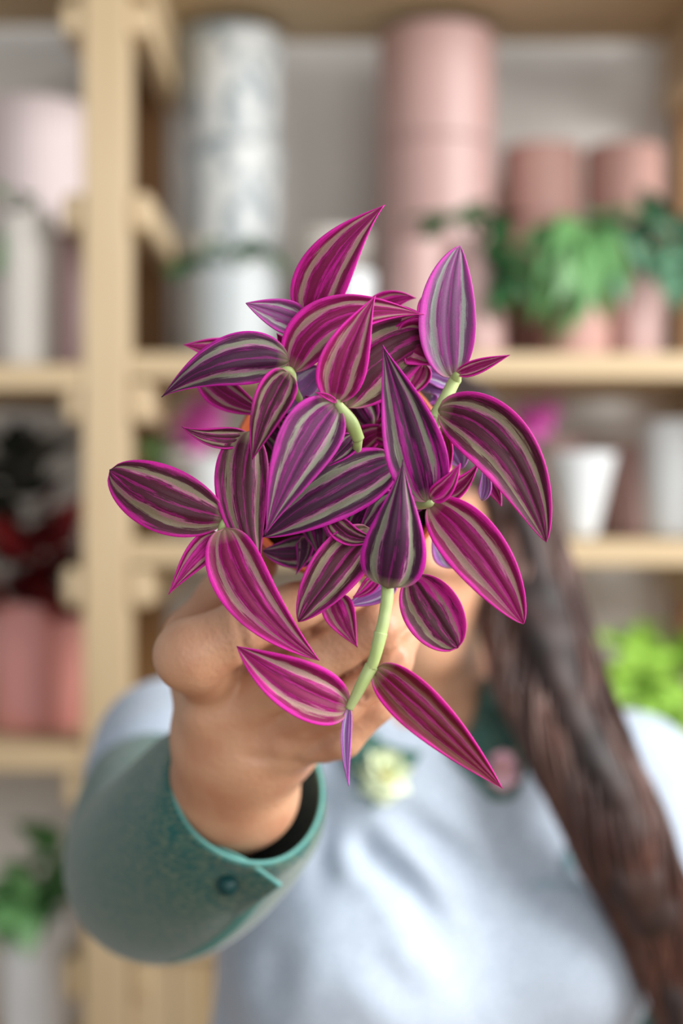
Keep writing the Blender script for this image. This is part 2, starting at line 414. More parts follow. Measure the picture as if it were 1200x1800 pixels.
potted('lime green bushy plant in a white pot on the lower shelf beside the hair', 1140, 1.88, Z3+e, pxr(60, 1.88), pxr(74, 1.88), pxr(80, 1.88), white_m,
       [[(1090, 1180, 1.86), (1050, 1160, 1.84)], [(1100, 1140, 1.86), (1090, 1105, 1.84)], [(1140, 1130, 1.86), (1130, 1110, 1.84)], [(1170, 1160, 1.86), (1200, 1160, 1.84)], [(1120, 1190, 1.82), (1080, 1210, 1.80)],
        [(1150, 1180, 1.82), (1160, 1230, 1.79)], [(1180, 1200, 1.82), (1200, 1260, 1.79)], [(1120, 1160, 1.84), (1110, 1160, 1.80)], [(1160, 1160, 1.86), (1180, 1140, 1.84)], [(1060, 1190, 1.84), (1040, 1190, 1.82)],
        [(1190, 1230, 1.82), (1215, 1290, 1.80)], [(1140, 1200, 1.80), (1140, 1270, 1.78)]],
       lime_m, 0.045, 0.017, 6, seed=12, droop=0.4)
potted('little pot of magenta blooms and orange red flowers next to the post', 330, 1.90, Z2+e, pxr(44, 1.90), pxr(50, 1.90), pxr(150, 1.90), cream_m,
       [[(300, 800, 1.9), (285, 795, 1.88)], [(330, 790, 1.9), (320, 780, 1.88)], [(290, 810, 1.88), (270, 800, 1.86)], [(350, 800, 1.9), (370, 790, 1.88)]],
       green_m, 0.03, 0.012, 4, seed=21, flowers=(magflower_m, [(345, 720, 1.88), (365, 745, 1.87), (330, 745, 1.89), (375, 710, 1.88), (350, 770, 1.87)], 0.030))
potted('orange red flowering plant tucked behind the magenta blooms', 385, 1.98, Z2+e, pxr(40, 1.98), pxr(46, 1.98), pxr(150, 1.98), white_m,
       [[(380, 810, 1.97), (360, 800, 1.96)], [(390, 800, 1.97), (400, 780, 1.96)]],
       green_m, 0.03, 0.010, 2, seed=22, flowers=(redflower_m, [(362, 805, 1.94), (378, 800, 1.94), (395, 805, 1.94), (370, 822, 1.93)], 0.016))
potted('magenta flower rising over the white cup planter', 935, 1.90, Z2+e, pxr(34, 1.9), pxr(40, 1.9), pxr(110, 1.9), rose_m,
       [[(935, 790, 1.9), (930, 770, 1.89)]], dgreen_m, 0.03, 0.010, 3, seed=23,
       flowers=(magflower_m, [(925, 722, 1.88), (950, 735, 1.88), (935, 750, 1.87), (962, 718, 1.89), (915, 745, 1.88)], 0.028))
potted('big glossy coral pot with dark red and black foliage on the left shelf', 64, 1.90, ZL2+e, pxr(80, 1.9), pxr(87, 1.9), pxr(222, 1.9), coral_m,
       [[(60, 1000, 1.9), (40, 920, 1.88)], [(80, 1000, 1.9), (90, 930, 1.88)], [(40, 1010, 1.88), (10, 960, 1.86)], [(90, 1020, 1.88), (120, 980, 1.86)], [(70, 980, 1.86), (70, 880, 1.84)], [(50, 1000, 1.84), (60, 960, 1.8)],
        [(30, 1040, 1.86), (0, 1030, 1.84)], [(100, 1040, 1.86), (115, 1040, 1.83)]],
       darkred_m, 0.060, 0.026, 5, seed=31, droop=0.3)
dk = thing('rubber_plant', 'near black glossy leaves of a rubber plant behind the dark red foliage', 'potted plant', loc=P(20, 1300, 2.03)+Vector((0, 0, ZL2+e-P(20, 1300, 2.03).z)))
me = pot_mesh('pot', 0.04, 0.048, 0.09); me.materials.append(darkleaf_m); link('pot', me, None, dk, smooth=False)
RB = random.Random(4); bl = leafblade(0.125, 0.034, 0.15); bl.materials.append(darkleaf_m)
for k in range(26):
    h = 0.10+0.30*k/26; a = k*2.4
    place(bl, dk, (0.02*math.cos(a)*RB.random(), 0.02*math.sin(a), h), (math.cos(a)*1.0+0.15, math.sin(a)*0.7-0.2, RB.uniform(0.1, 0.9)), RB.uniform(-.5, .5), RB.uniform(.7, 1.05))
link('stem', tube('stem', [(0, 0, 0.05), (0.005, 0, 0.2), (-0.005, 0, 0.42)], [0.006, 0.005, 0.003], 8), darkleaf_m, dk)
potted('tall white pot of mixed green leaves on the lowest left shelf', 62, 1.86, ZL3+e, pxr(54, 1.86), pxr(60, 1.86), zpx(1606, 1.86)-ZL3, bright_m,
       [[(40, 1580, 1.86), (0, 1540, 1.84)], [(60, 1570, 1.86), (60, 1500, 1.84)], [(80, 1560, 1.86), (110, 1480, 1.84)], [(90, 1580, 1.85), (120, 1540, 1.83)], [(30, 1600, 1.84), (-10, 1590, 1.82)],
        [(50, 1590, 1.82), (40, 1600, 1.79)], [(80, 1560, 1.84), (90, 1470, 1.84)], [(30, 1570, 1.84), (20, 1520, 1.82)]],
       green_m, 0.052, 0.019, 5, seed=41, droop=0.4)
potted('small trailing plant peeking over the tall ribbed blush planter', 20, 1.93, ZL1+e, pxr(22, 1.93), pxr(26, 1.93), pxr(200, 1.93), white_m,
       [[(10, 380, 1.85), (0, 420, 1.80), (0, 480, 1.78)], [(40, 360, 1.85), (66, 345, 1.80)], [(20, 360, 1.85), (-8, 320, 1.80)], [(10, 380, 1.83), (4, 440, 1.79)], [(50, 360, 1.84), (72, 370, 1.79)]],
       green_m, 0.032, 0.010, 3, seed=44)

# ------------------------------------------------------------------ person
SA = math.radians(20)
S_ = np.array([math.cos(SA), math.sin(SA), 0]); FW = np.array([math.sin(SA), -math.cos(SA), 0]); O_ = np.array([0.058, 1.215, 0])
def loc3(p):
    q = p-O_; return np.stack([q@S_, q@FW, q[..., 2]], -1)      # u (image right), v (towards camera), z
def B(u, v, z): return O_+S_*u+FW*v+np.array([0, 0, z+CZ])
SHR = np.array(P(300, 1330, 1.10)); ELR = np.array(P(262, 1515, 0.915)); 
SHL = np.array(P(1108, 1372, 1.27)); ELL = np.array(P(1240, 1880, 1.25)); WRL = np.array(P(1190, 2200, 1.17))
HC = np.array([0.065, 1.195, CZ-0.015])

def f_skin(p):
    q = loc3(p)
    h = ell(p, HC+np.array([0, 0.015, 0.028]), (0.074, 0.092, 0.092))             # skull
    h = smin(h, ell(p, HC+np.array([0, -0.02, -0.045]), (0.056, 0.062, 0.072)), 0.025)   # face
    h = smin(h, ell(p, HC+np.array([0, -0.052, -0.098]), (0.026, 0.022, 0.020)), 0.03)  # chin
    h = smin(h, cone(p, HC+np.array([0, -0.082, 0.014]), HC+np.array([0, -0.099, -0.024]), 0.0055, 0.0095), 0.010)   # nose
    for s in (-1, 1):
        h = smin(h, ell(p, HC+np.array([s*0.013, -0.093, -0.028]), (0.008, 0.009, 0.007)), 0.006)
        h = smin(h, ell(p, HC+np.array([s*0.034, -0.074, -0.022]), (0.014, 0.009, 0.012)), 0.02)    # cheeks
        h = smin(h, ell(p, HC+np.array([s*0.076, 0.012, -0.012]), (0.006, 0.018, 0.030)), 0.006)    # ears
        ec = HC+np.array([s*0.031, -0.070, 0.010])
        h = -smin(-h, ell(p, ec+np.array([0, -0.018, 0]), (0.017, 0.013, 0.010)), 0.008)
        h = smin(h, ell(p, ec, (0.0150, 0.0138, 0.0128)), 0.004)
        h = np.maximum(h, -ell(p, ec+np.array([0, -0.014, -0.0008]), (0.0125, 0.010, 0.0046)))
    h = smin(h, ell(p, HC+np.array([0, -0.083, -0.058]), (0.023, 0.011, 0.006)), 0.006)             # lips
    h = smin(h, ell(p, HC+np.array([0, -0.081, -0.068]), (0.020, 0.011, 0.007)), 0.006)
    n = cone(p, HC+np.array([0, 0.02, -0.06]), B(0.0, 0.0, -0.20), 0.053, 0.056)
    h = smin(h, n, 0.02)
    qs = q*np.array([1, 1.35, 1]); 
    L = lambda u, v, z: (u, v*1.35, z+CZ)
    t = cone(qs, L(0, 0, -0.24), L(0, 0, -0.56), 0.135, 0.135)
    t = smin(t, cone(qs, L(0, 0, -0.56), L(0, 0, -0.66), 0.14, 0.15), 0.05)
    t = smin(t, cone(p, B(0, -0.01, -0.18), SHL, 0.04, 0.048), 0.05)
    t = smin(t, cone(p, B(0, -0.01, -0.18), SHR, 0.04, 0.045), 0.05)
    h = smin(h, t, 0.03)
    h = smin(h, cone(p, SHL, ELL, 0.044, 0.036), 0.02)
    h = smin(h, cone(p, ELL, WRL, 0.036, 0.024), 0.015)
    h = smin(h, cone(p, SHR, ELR, 0.042, 0.038), 0.02)
    # relaxed left hand in front of the hip
    W = WRL; hd = np.array([-0.35, -0.25, -0.9]); hd = hd/np.linalg.norm(hd)
    h = smin(h, cone(p, W, W+hd*0.075, 0.024, 0.028), 0.015)
    for k in range(4):
        b0 = W+hd*0.075+S_*(0.024-0.016*k)
        b1 = b0+hd*0.034+FW*0.006; b2 = b1+hd*(0.03-0.004*abs(k-1.5))-S_*0.006-FW*0.006
        h = smin(h, np.minimum(cone(p, b0, b1, 0.0092, 0.0085), cone(p, b1, b2, 0.0085, 0.007)), 0.004)
    b0 = W+hd*0.02-S_*0.02; b1 = b0+hd*0.035-S_*0.016+FW*0.01
    h = smin(h, np.minimum(cone(p, b0, b1, 0.013, 0.011), cone(p, b1, b1+hd*0.03, 0.010, 0.008)), 0.006)
    # legs
    for s in (-1, 1):
        hip = B(s*0.075, 0, -0.68); kn = B(s*0.085, 0.02, -0.98); an = B(s*0.09, -0.01, -1.33)
        h = smin(h, smin(cone(p, hip, kn, 0.075, 0.05), cone(p, kn, an, 0.048, 0.03), 0.02), 0.03)
        h = smin(h, cone(p, B(s*0.09, -0.03, -1.365), B(s*0.10, 0.11, -1.375), 0.026, 0.018), 0.02)
    return h

WR = np.array(P(418, 1400, 0.738))
def wpx(px, py, d): return np.array(P(px, py, d))
def C_(p, a, b, ra, rb):      # radii in pixels
    return cone(p, wpx(*a), wpx(*b), ra/F*a[2], rb/F*b[2])
def f_hand(p):
    # forearm and wrist: two bones side by side so that the wrist is flat and wide
    h = C_(p, (428, 1392, .742), (268, 1512, .91), 90, 108)
    h = smin(h, C_(p, (390, 1372, .742), (262, 1508, .91), 84, 106), 0.014)
    h = smin(h, C_(p, (446, 1300, .714), (428, 1396, .742), 88, 84), 0.014)
    h = smin(h, C_(p, (388, 1300, .714), (398, 1388, .742), 86, 84), 0.014)
    h = smin(h, C_(p, (420, 1150, .716), (600, 1090, .722), 62, 60), 0.012)
    # palm and back of the hand
    h = smin(h, C_(p, (392, 1232, .712), (412, 1320, .716), 78, 84), 0.014)
    h = smin(h, C_(p, (500, 1262, .716), (465, 1300, .716), 70, 78), 0.014)
    h = smin(h, C_(p, (360, 1255, .690), (452, 1236, .690), 30, 30), 0.016)
    h = smin(h, C_(p, (500, 1318, .692), (556, 1318, .690), 24, 22), 0.010)
    h = smin(h, C_(p, (590, 1210, .722), (510, 1280, .718), 60, 62), 0.018)
    h = smin(h, C_(p, (650, 1120, .728), (600, 1190, .720), 58, 58), 0.018)
    # thumb, rising behind the index finger and pressing the pot
    th = C_(p, (352, 1195, .712), (334, 1118, .714), 54, 45)
    th = smin(th, C_(p, (334, 1118, .714), (392, 1050, .708), 45, 42), 0.006)
    th = smin(th, C_(p, (392, 1050, .708), (455, 992, .702), 42, 34), 0.006)
    h = smin(h, th, 0.006)
    # index: big bent knuckle at left, tip towards the right
    ix = C_(p, (334, 1152, .662), (424, 1108, .662), 62, 52)
    ix = smin(ix, C_(p, (424, 1108, .662), (520, 1070, .668), 51, 46), 0.003)
    ix = smin(ix, C_(p, (520, 1070, .668), (600, 1040, .682), 44, 36), 0.003)
    ix = smin(ix, C_(p, (334, 1152, .662), (392, 1215, .705), 58, 52), 0.006)
    # middle
    md = C_(p, (424, 1236, .698), (552, 1168, .668), 52, 49)
    md = smin(md, C_(p, (552, 1168, .668), (660, 1106, .664), 47, 46), 0.003)
    md = smin(md, C_(p, (660, 1106, .664), (706, 1052, .686), 45, 36), 0.004)
    # ring
    rg = C_(p, (460, 1292, .704), (594, 1236, .676), 44, 42)
    rg = smin(rg, C_(p, (594, 1236, .676), (684, 1160, .674), 41, 40), 0.003)
    rg = smin(rg, C_(p, (684, 1160, .674), (712, 1104, .692), 39, 33), 0.004)
    # little finger
    pk = C_(p, (490, 1322, .708), (600, 1298, .686), 38, 36)
    pk = smin(pk, C_(p, (600, 1298, .686), (660, 1236, .684), 35, 34), 0.003)
    pk = smin(pk, C_(p, (660, 1236, .684), (690, 1188, .698), 33, 28), 0.004)
    fg = smin(smin(smin(ix, md, 0.0012), rg, 0.0012), pk, 0.0012)
    h = smin(h, fg, 0.0045)
    # knuckle and palm creases
    for a, b, w, dep in (((432, 1158, .66), (548, 1112, .66), .0020, .0022), ((548, 1112, .66), (640, 1058, .66), .0018, .0020), ((520, 1246, .66), (640, 1164, .66), .0020, .0020), ((640, 1164, .66), (722, 1104, .66), .0018, .0016), ((540, 1284, .66), (640, 1222, .66), .0018, .0020), ((640, 1222, .66), (700, 1156, .66), .0016, .0014), ((412, 1060, .645), (432, 1150, .650), .0016, .0012), ((520, 1332, .66), (585, 1296, .655), .0022, .0018), ((500, 1300, .66), (560, 1282, .655), .0018, .0012),
                         ((436, 1330, .68), (560, 1342, .675), .0025, .0014), ((455, 1240, .65), (600, 1186, .645), .002, .001)):
        A, Bv = wpx(*a), wpx(*b); ab = Bv-A
        # distance measured across the view so that the crease runs into the surface
        pr = p/p[..., 1:2]; pr = (p-np.array([0, 0, CZ]))/p[..., 1:2]; a2 = (A-np.array([0, 0, CZ]))/A[1]; b2 = (Bv-np.array([0, 0, CZ]))/Bv[1]; ab = b2-a2
        t = np.clip(((pr-a2)@ab)/(ab@ab), 0, 1)
        dd = np.linalg.norm(pr-a2-t[..., None]*ab, axis=-1)*0.67
        h = h + dep*np.exp(-(dd/w)**2)*np.exp(-(np.maximum(0, p[..., 1]-0.70)/.01)**2)
    return h

def join_mesh(name, parts):
    vs, fs, k = [], [], 0
    for v, f in parts:
        vs.append(v); fs.append(f+k); k += len(v)
    v = np.vstack(vs); f = np.vstack(fs)
    me = bpy.data.meshes.new(name); me.from_pydata(v.tolist(), [], f.tolist()); me.update()
    return me
person = thing('person', 'person with long dark hair, pale tee over teal shirt, holding out a plant', 'person', loc=(O_[0], O_[1], 0))
IM = Matrix.Translation((-O_[0], -O_[1], 0))
def pl(name, me, m, parent=person, **k):
    me.transform(IM) if parent is person else None
    return link(name, me, m, parent, **k)
CUTZ = CZ-0.150
v1 = nets(lambda p: np.maximum(f_skin(p), p[..., 2]-CUTZ-0.008), (-0.20, 0.85, 0.0), (0.36, 1.36, CUTZ+0.02), 0.0062)
v0 = nets(lambda p: np.maximum(f_skin(p), CUTZ-p[..., 2]), (-0.04, 1.06, CUTZ-0.01), (0.17, 1.33, CZ+0.13), 0.0028)
v2 = nets(f_hand, (-0.175, 0.625, CZ-0.285), (0.062, 0.955, CZ-0.012), 0.0020)
body = pl('body', join_mesh('body', [v0, v1, v2]), skin_m)

# tee : torso, bust, shoulders, short sleeves, drape folds
creases = [((600, 1440), (700, 1560), 22, .008), ((690, 1420), (850, 1540), 20, .011), ((650, 1500), (790, 1640), 22, .010), ((575, 1400), (565, 1560), 20, .007),
           ((700, 1560), (800, 1720), 26, .006), ((500, 1640), (470, 1790), 28, .005), ((880, 1400), (1000, 1470), 30, .004), ((620, 1650), (760, 1790), 30, .005)]
def f_tee(p):
    q = loc3(p); qs = q*np.array([1, 1.3, 1]); L = lambda u, v, z: (u, v*1.3, z+CZ)
    t = cone(qs, L(0, 0.0, -0.27), L(0.0, 0.0, -0.50), 0.162, 0.172)
    t = smin(t, cone(qs, L(0.0, 0, -0.50), L(0.0, 0, -0.66), 0.172, 0.180), 0.04)
    for s in (-1, 1):
        t = smin(t, ell(q, (s*0.082, 0.088, -0.36+CZ), (0.092, 0.080, 0.090)), 0.05)
        c = SHL if s > 0 else SHR
        t = smin(t, cone(p, B(s*0.045, -0.012, -0.185), c, 0.042, 0.056), 0.045)
    t = smin(t, cone(p, SHL, SHL+(ELL-SHL)*0.46, 0.058, 0.060), 0.02)
    t = smin(t, cone(p, SHR, SHR+(ELR-SHR)*0.30, 0.056, 0.060), 0.02)
    for (a, b, w, dep) in creases:
        a2 = np.array([(a[0]-600)/F, -(a[1]-900)/F]); b2 = np.array([(b[0]-600)/F, -(b[1]-900)/F]); ab = b2-a2
        pr = np.stack([p[..., 0]/p[..., 1], (p[..., 2]-CZ)/p[..., 1]], -1)
        tt = np.clip(((pr-a2)@ab)/(ab@ab), 0, 1)
        dd = np.linalg.norm(pr-a2-tt[..., None]*ab, axis=-1)*F
        fade = np.sin(PI*np.clip(tt, 0.06, 0.94))
        front = np.clip((1.2-p[..., 1])/0.05, 0, 1)
        t = t + 0.72*(dep*np.exp(-(dd/w)**2) - 0.55*dep*np.exp(-((dd-2.1*w)/w)**2))*fade*front
    t = t + 0.0022*np.sin(p[..., 0]*42+p[..., 2]*26)*np.clip((CZ-0.28-p[..., 2])/0.1, 0, 1)
    # neckline, hem and sleeve openings
    t = np.maximum(t, -cone(p, B(0.0, 0.03, -0.165), B(0.0, 0.05, -0.06), 0.068, 0.075))
    t = np.maximum(t, (CZ-0.70)-p[..., 2])
    return t
tee = pl('t_shirt', join_mesh('t_shirt', [nets(f_tee, (-0.24, 0.88, CZ-0.72), (0.38, 1.42, CZ-0.10), 0.0055)]), tee_m)
def hit(fn, px, py, d0=0.95, off=0.0):
    """walk from the camera to the cloth so that pins and collar lie on it"""
    c = np.array([0, 0, CZ]); r = np.array(P(px, py, 1.0))-c
    d = d0
    for _ in range(80):
        s = float(fn((c+r*d)[None])[0])
        if s < 0.0004: break
        d += max(s*0.6, 0.0006)
        if d > 1.5: break
    return d-off

# sleeve of the teal shirt, rolled at the cuff (raised arm)
def ringtube(name, rows, n=64, amp=0.0, warp=None):
    """rows: (px, py, d, r); lofted round sleeve with folds, thickness added afterwards"""
    a = spline([tuple(P(r[0], r[1], r[2]))+(r[3],) for r in rows], 40)
    pts = [Vector(x[:3]) for x in a]; m = len(pts)
    T = [(pts[min(i+1, m-1)]-pts[max(i-1, 0)]).normalized() for i in range(m)]
    up = Vector((0, 0, 1)); v, f = [], []
    for i in range(m):
        up = (up-T[i]*up.dot(T[i])).normalized(); s = T[i].cross(up)
        for j in range(n):
            th = 2*PI*j/n; t = i/(m-1)
            fold = amp*math.sin(PI*min(1, t*3))*(math.sin(3*th+9*t)+0.6*math.sin(5*th-14*t+1))
            r = a[i][3]*(1+fold)
            pos = pts[i]+(up*math.cos(th)+s*math.sin(th))*r
            if warp: pos = warp(i, m, th, pos, pts[i], T[i], up, s)
            v.append(pos)
    for i in range(m-1):
        for j in range(n):
            k = (j+1) % n; f.append((i*n+j, i*n+k, (i+1)*n+k, (i+1)*n+j))
    return pydata(name, v, f)
CUFF_C = P(434, 1378, .742)
def cuffwarp(i, m, th, pos, c, T, up, s):
    # the cuff corner that sticks out at its lower right
    g = max(0, 1-i/9.0)
    if g > 0:
        tgt = P(492, 1556, 0.725)-CUFF_C
        dirn = (pos-c).normalized(); k = max(0, dirn.dot(tgt.normalized()))
        pos = pos+tgt.normalized()*0.002*(k**4)*g
    return pos
rows = [(436, 1378, .742, .0405), (420, 1398, .755, .0455), (372, 1452, .79, .0530), (312, 1505, .85, .0570), (276, 1518, .92, .0575), (272, 1448, .99, .0550), (288, 1390, 1.04, .0520), (306, 1345, 1.09, .0480)]
sl = pl('shirt_sleeve', ringtube('shirt_sleeve', rows, 72, 0.034, cuffwarp), teal_m)
md_ = sl.modifiers.new('thickness', 'SOLIDIFY'); md_.thickness = 0.0022; md_.offset = 1
# turned edge (hem) of the cuff
me0 = sl.data; ring = [Vector(me0.vertices[j].co) for j in range(72)]
hem = tube('cuff_hem', ring+[ring[0]], [0.0012]*73, 8, cap=False)
link('cuff_hem', hem, tealedge_m, sl)
# fold of the cuff placket from the corner, painted paler where light catches it
tabA = spline([(300, 1408, .733), (352, 1470, .728), (432, 1514, .722), (493, 1557, .718)], 16)
tabB = spline([(262, 1520, .775), (310, 1590, .775), (370, 1622, .775), (404, 1622, .772)], 16)
tv, tf = [], []
for i in range(16):
    for j in range(9):
        w_ = j/8; q = tabA[i]*(1-w_)+tabB[i]*w_; q = q+np.array([0, 0, -0.010*math.sin(PI*w_)]); tv.append(P(*q))
for i in range(15):
    for j in range(8): tf.append((i*9+j, i*9+j+1, i*9+10+j, i*9+9+j))
me = pydata('cuff_flap', tv, tf); me.transform(IM)
o = link('cuff_flap', me, teal_m, sl); o.modifiers.new('thickness', 'SOLIDIFY').thickness = 0.0018
me = tube('cuff_hem', [P(*q) for q in tabA], [0.0012]*16, 8); me.transform(IM); link('cuff_hem', me, tealedge_m, sl)
fold_pts = [P(490, 1554, .728), P(452, 1578, .745), P(412, 1622, .770), P(360, 1664, .80), P(300, 1690, .84)]
fp = [Vector(x) for x in spline([tuple(p) for p in fold_pts], 16)]
me = tube('cuff_fold', fp, [0.0016+0.0022*math.sin(PI*i/15) for i in range(16)], 8); me.transform(IM); link('cuff_fold', me, tealedge_m, sl)
bt = tube('cuff_button', [P(400, 1556, .730), P(400.5, 1556, .724)], [0.0055, 0.0052], 16); bt.transform(IM); link('cuff_button', bt, tealdark_m, sl)
# other sleeve
lr = [(SHL+(ELL-SHL)*0.55, .054), (ELL, .050), (ELL+(WRL-ELL)*0.5, .046), (ELL+(WRL-ELL)*0.85, .040)]
me = tube('shirt_sleeve', [Vector(x) for x in spline([tuple(a) for a, r in lr], 16)], list(np.interp(np.linspace(0, 3, 16), [0, 1, 2, 3], [r for a, r in lr])), 40, cap=False)
s2 = pl('shirt_sleeve', me, teal_m); m2 = s2.modifiers.new('thickness', 'SOLIDIFY'); m2.thickness = 0.002
# collar: stand around the neck and two points lying on the tee
def patch(name, poly_a, poly_b, fn, off, m, n=14, k=6, parent=person):
    """surface between two polylines of pixels, laid on the field fn"""
    A = spline([p for p in poly_a], n); Bp = spline([p for p in poly_b], n); v, f = [], []
    for i in range(n):
        for j in range(k):
            x, y = A[i]*(1-j/(k-1))+Bp[i]*(j/(k-1))
            d = hit(fn, x, y, 0.98, off)
            v.append(P(x, y, d))
    for i in range(n-1):
        for j in range(k-1): f.append((i*k+j, i*k+j+1, i*k+k+j+1, i*k+k+j))
    o = pl(name, pydata(name, v, f), m, parent); s = o.modifiers.new('thickness', 'SOLIDIFY'); s.thickness = 0.0022; s.offset = 0
    return o
f_both = lambda p: np.minimum(f_tee(p), f_skin(p))
patch('collar', [(636, 1215), (640, 1262), (668, 1300), (706, 1316), (742, 1322)], [(584, 1245), (590, 1300), (610, 1352), (650, 1400), (690, 1404)], f_both, 0.006, teal_m)
patch('collar', [(850, 1190), (838, 1240), (822, 1290), (800, 1312), (790, 1322)], [(912, 1215), (926, 1280), (930, 1340), (905, 1400), (866, 1408)], f_both, 0.006, teal_m)
nb = []
for i in range(33):
    a = 2*PI*i/32; nb.append(B(0.064*math.sin(a), 0.012+0.062*math.cos(a), -0.155-0.022*math.cos(a)))
pl('collar_stand', tube('collar_stand', [Vector(x) for x in nb], [0.009]*33, 10, cap=False), teal_m)
# flower pins on the collar points
def rosette(px, py, rad, petm, cenm, leafs):
    d = hit(f_tee, px, py, 0.98, 0.012); c = P(px, py, d)
    r = bpy.data.objects.new('flower_pin', None); C.objects.link(r); r.parent = person; r.location = IM @ c; r.empty_display_size = 0.01
    pet = leafblade(rad, rad*0.6, -0.25, shape=0.9); pet.materials.append(petm); lf = leafblade(rad*1.25, rad*0.3, 0.2); lf.materials.append(pingreen_m)
    for ringi, (n, s, out) in enumerate(((8, 1.0, 0.15), (7, .72, .5), (5, .45, 1.1))):
        for k in range(n):
            a = 2*PI*(k+0.5*ringi)/n
            place(pet, r, (0, -0.002*ringi, 0), (math.cos(a), -out, math.sin(a)), 0, s, 'petal')
    for a in leafs: place(lf, r, (0, 0.003, 0), (math.cos(a), -0.1, math.sin(a)), 0, 1, 'leaf')
    bm = bmesh.new(); bmesh.ops.create_uvsphere(bm, u_segments=12, v_segments=8, radius=rad*0.2); me = bpy.data.meshes.new('centre'); bm.to_mesh(me); bm.free()
    link('flower_centre', me, cenm, r, loc=(0, -rad*0.3, 0))
    return r
rosette(676, 1362, 0.0225, pinwhite_m, pinyellow_m, (3.6, 4.2))['label'] = 'pale green and white flower pin on the collar'
rosette(882, 1352, 0.0165, pinpink_m, pinyellow_m, (3.7, 5.0, 1.0))['label'] = 'pale pink flower pin on the collar'
# small faded print on the tee: a drop shape above a line of tiny unreadable lettering
def onchest(px, py): return P(px, py, hit(f_tee, px, py, 0.95, 0.0035))
def printbit(pts2):
    v = [onchest(x, y) for x, y in pts2]; return v
vv, ff = [], []
x = 930
RL = random.Random(2)
while x < 1072:
    w = RL.choice((4, 6, 7)); hh = RL.choice((9, 9, 14))
    b = len(vv); vv += printbit([(x, 1560), (x+w*0.6, 1560), (x+w*0.6, 1560-hh), (x, 1560-hh)]); ff.append((b, b+1, b+2, b+3)); x += w+3
pl('shirt_lettering', pydata('shirt_lettering', vv, ff), ink_m)
pts = [(1000+13*math.sin(a)*(0.6-0.4*math.cos(a)), 1508-24*math.cos(a)) for a in np.linspace(0, 2*PI, 20)[:-1]]
pl('shirt_emblem', pydata('shirt_emblem', printbit(pts), [tuple(range(19))]), ink_m)
# trousers and shoes (below the frame)
def f_tr(p):
    h = None
    for s in (-1, 1):
        hip = B(s*0.075, 0, -0.70); kn = B(s*0.085, 0.02, -0.98); an = B(s*0.09, -0.01, -1.31)
        c = smin(cone(p, hip, kn, 0.092, 0.064), cone(p, kn, an, 0.062, 0.052), 0.02)
        h = c if h is None else smin(h, c, 0.03)
    h = smin(h, ell(p, B(0, 0, -0.66), (0.165, 0.125, 0.10)), 0.04)
    return np.maximum(h, 0.06-p[..., 2])
pl('trousers', join_mesh('trousers', [nets(f_tr, (-0.20, 0.98, 0.03), (0.34, 1.45, 0.86), 0.012)]), denim_m)
for s in (-1, 1):
    f_s = lambda p: np.maximum(smin(cone(p, B(s*0.09, -0.045, -1.355), B(s*0.10, 0.13, -1.375), 0.042, 0.032), cone(p, B(s*0.09, -0.03, -1.35), B(s*0.09, -0.02, -1.31), 0.044, 0.040), 0.02), 0.001-p[..., 2])
    c = B(s*0.095, 0.04, -1.36)
    pl('shoe', join_mesh('shoe', [nets(f_s, c+np.array([-0.13, -0.2, -0.05]), c+np.array([0.13, 0.2, 0.12]), 0.008)]), shoe_m)
# eyes, lips
for s in (-1, 1):
    bm = bmesh.new(); bmesh.ops.create_uvsphere(bm, u_segments=20, v_segments=12, radius=0.0118); me = bpy.data.meshes.new('eye'); bm.to_mesh(me); bm.free()
    c = HC+np.array([s*0.031, -0.070, 0.010]); ey = link('eye', me, eye_m, person, loc=(c[0]-O_[0], c[1]-O_[1], c[2]))
    bm = bmesh.new(); bmesh.ops.create_uvsphere(bm, u_segments=16, v_segments=8, radius=0.0058, matrix=Matrix.Translation((0, -0.0068, 0))); me = bpy.data.meshes.new('iris'); bm.to_mesh(me); bm.free()
    link('iris', me, iris_m, ey)

# hair: a cap on the skull and a long wavy fall over the shoulder
def f_cap(p):
    h = ell(p, HC+np.array([0.004, 0.022, 0.036]), (0.090, 0.104, 0.100))
    h = smin(h, ell(p, HC+np.array([0.0, 0.055, -0.04]), (0.082, 0.062, 0.110)), 0.03)
    h = h + 0.0022*np.sin(p[..., 0]*260+p[..., 2]*60)
    face = ell(p, HC+np.array([-0.004, -0.085, -0.032]), (0.072, 0.080, 0.092))
    return np.maximum(h, -face)
capv = nets(f_cap, HC-np.array([0.12, 0.10, 0.18]), HC+np.array([0.12, 0.15, 0.16]), 0.005)
guide = spline([(800, 668, 1.185, 34), (862, 740, 1.175, 34), (905, 860, 1.165, 42), (925, 980, 1.155, 60), (942, 1100, 1.135, 78), (970, 1210, 1.105, 80), (1020, 1320, 1.085, 80), (1072, 1430, 1.075, 78), (1118, 1540, 1.075, 72), (1160, 1650, 1.085, 54), (1190, 1760, 1.095, 44), (1206, 1870, 1.105, 30), (1210, 1950, 1.110, 16)], 60)
def f_core(p):
    h = None
    for i in range(0, 59, 3):
        a, b = guide[i], guide[min(i+3, 59)]
        pp = p.copy()
        c = cone(p, P(*a[:3]), P(*b[:3]), a[3]*0.74/F*a[2], b[3]*0.74/F*b[2])
        h = c if h is None else smin(h, c, 0.01)
    return h + 0.004*np.sin(p[..., 2]*75+p[..., 0]*90)*np.sin(p[..., 0]*50+1)
corev = nets(f_core, (0.06, 1.0, CZ-0.50), (0.36, 1.26, CZ+0.12), 0.0065)
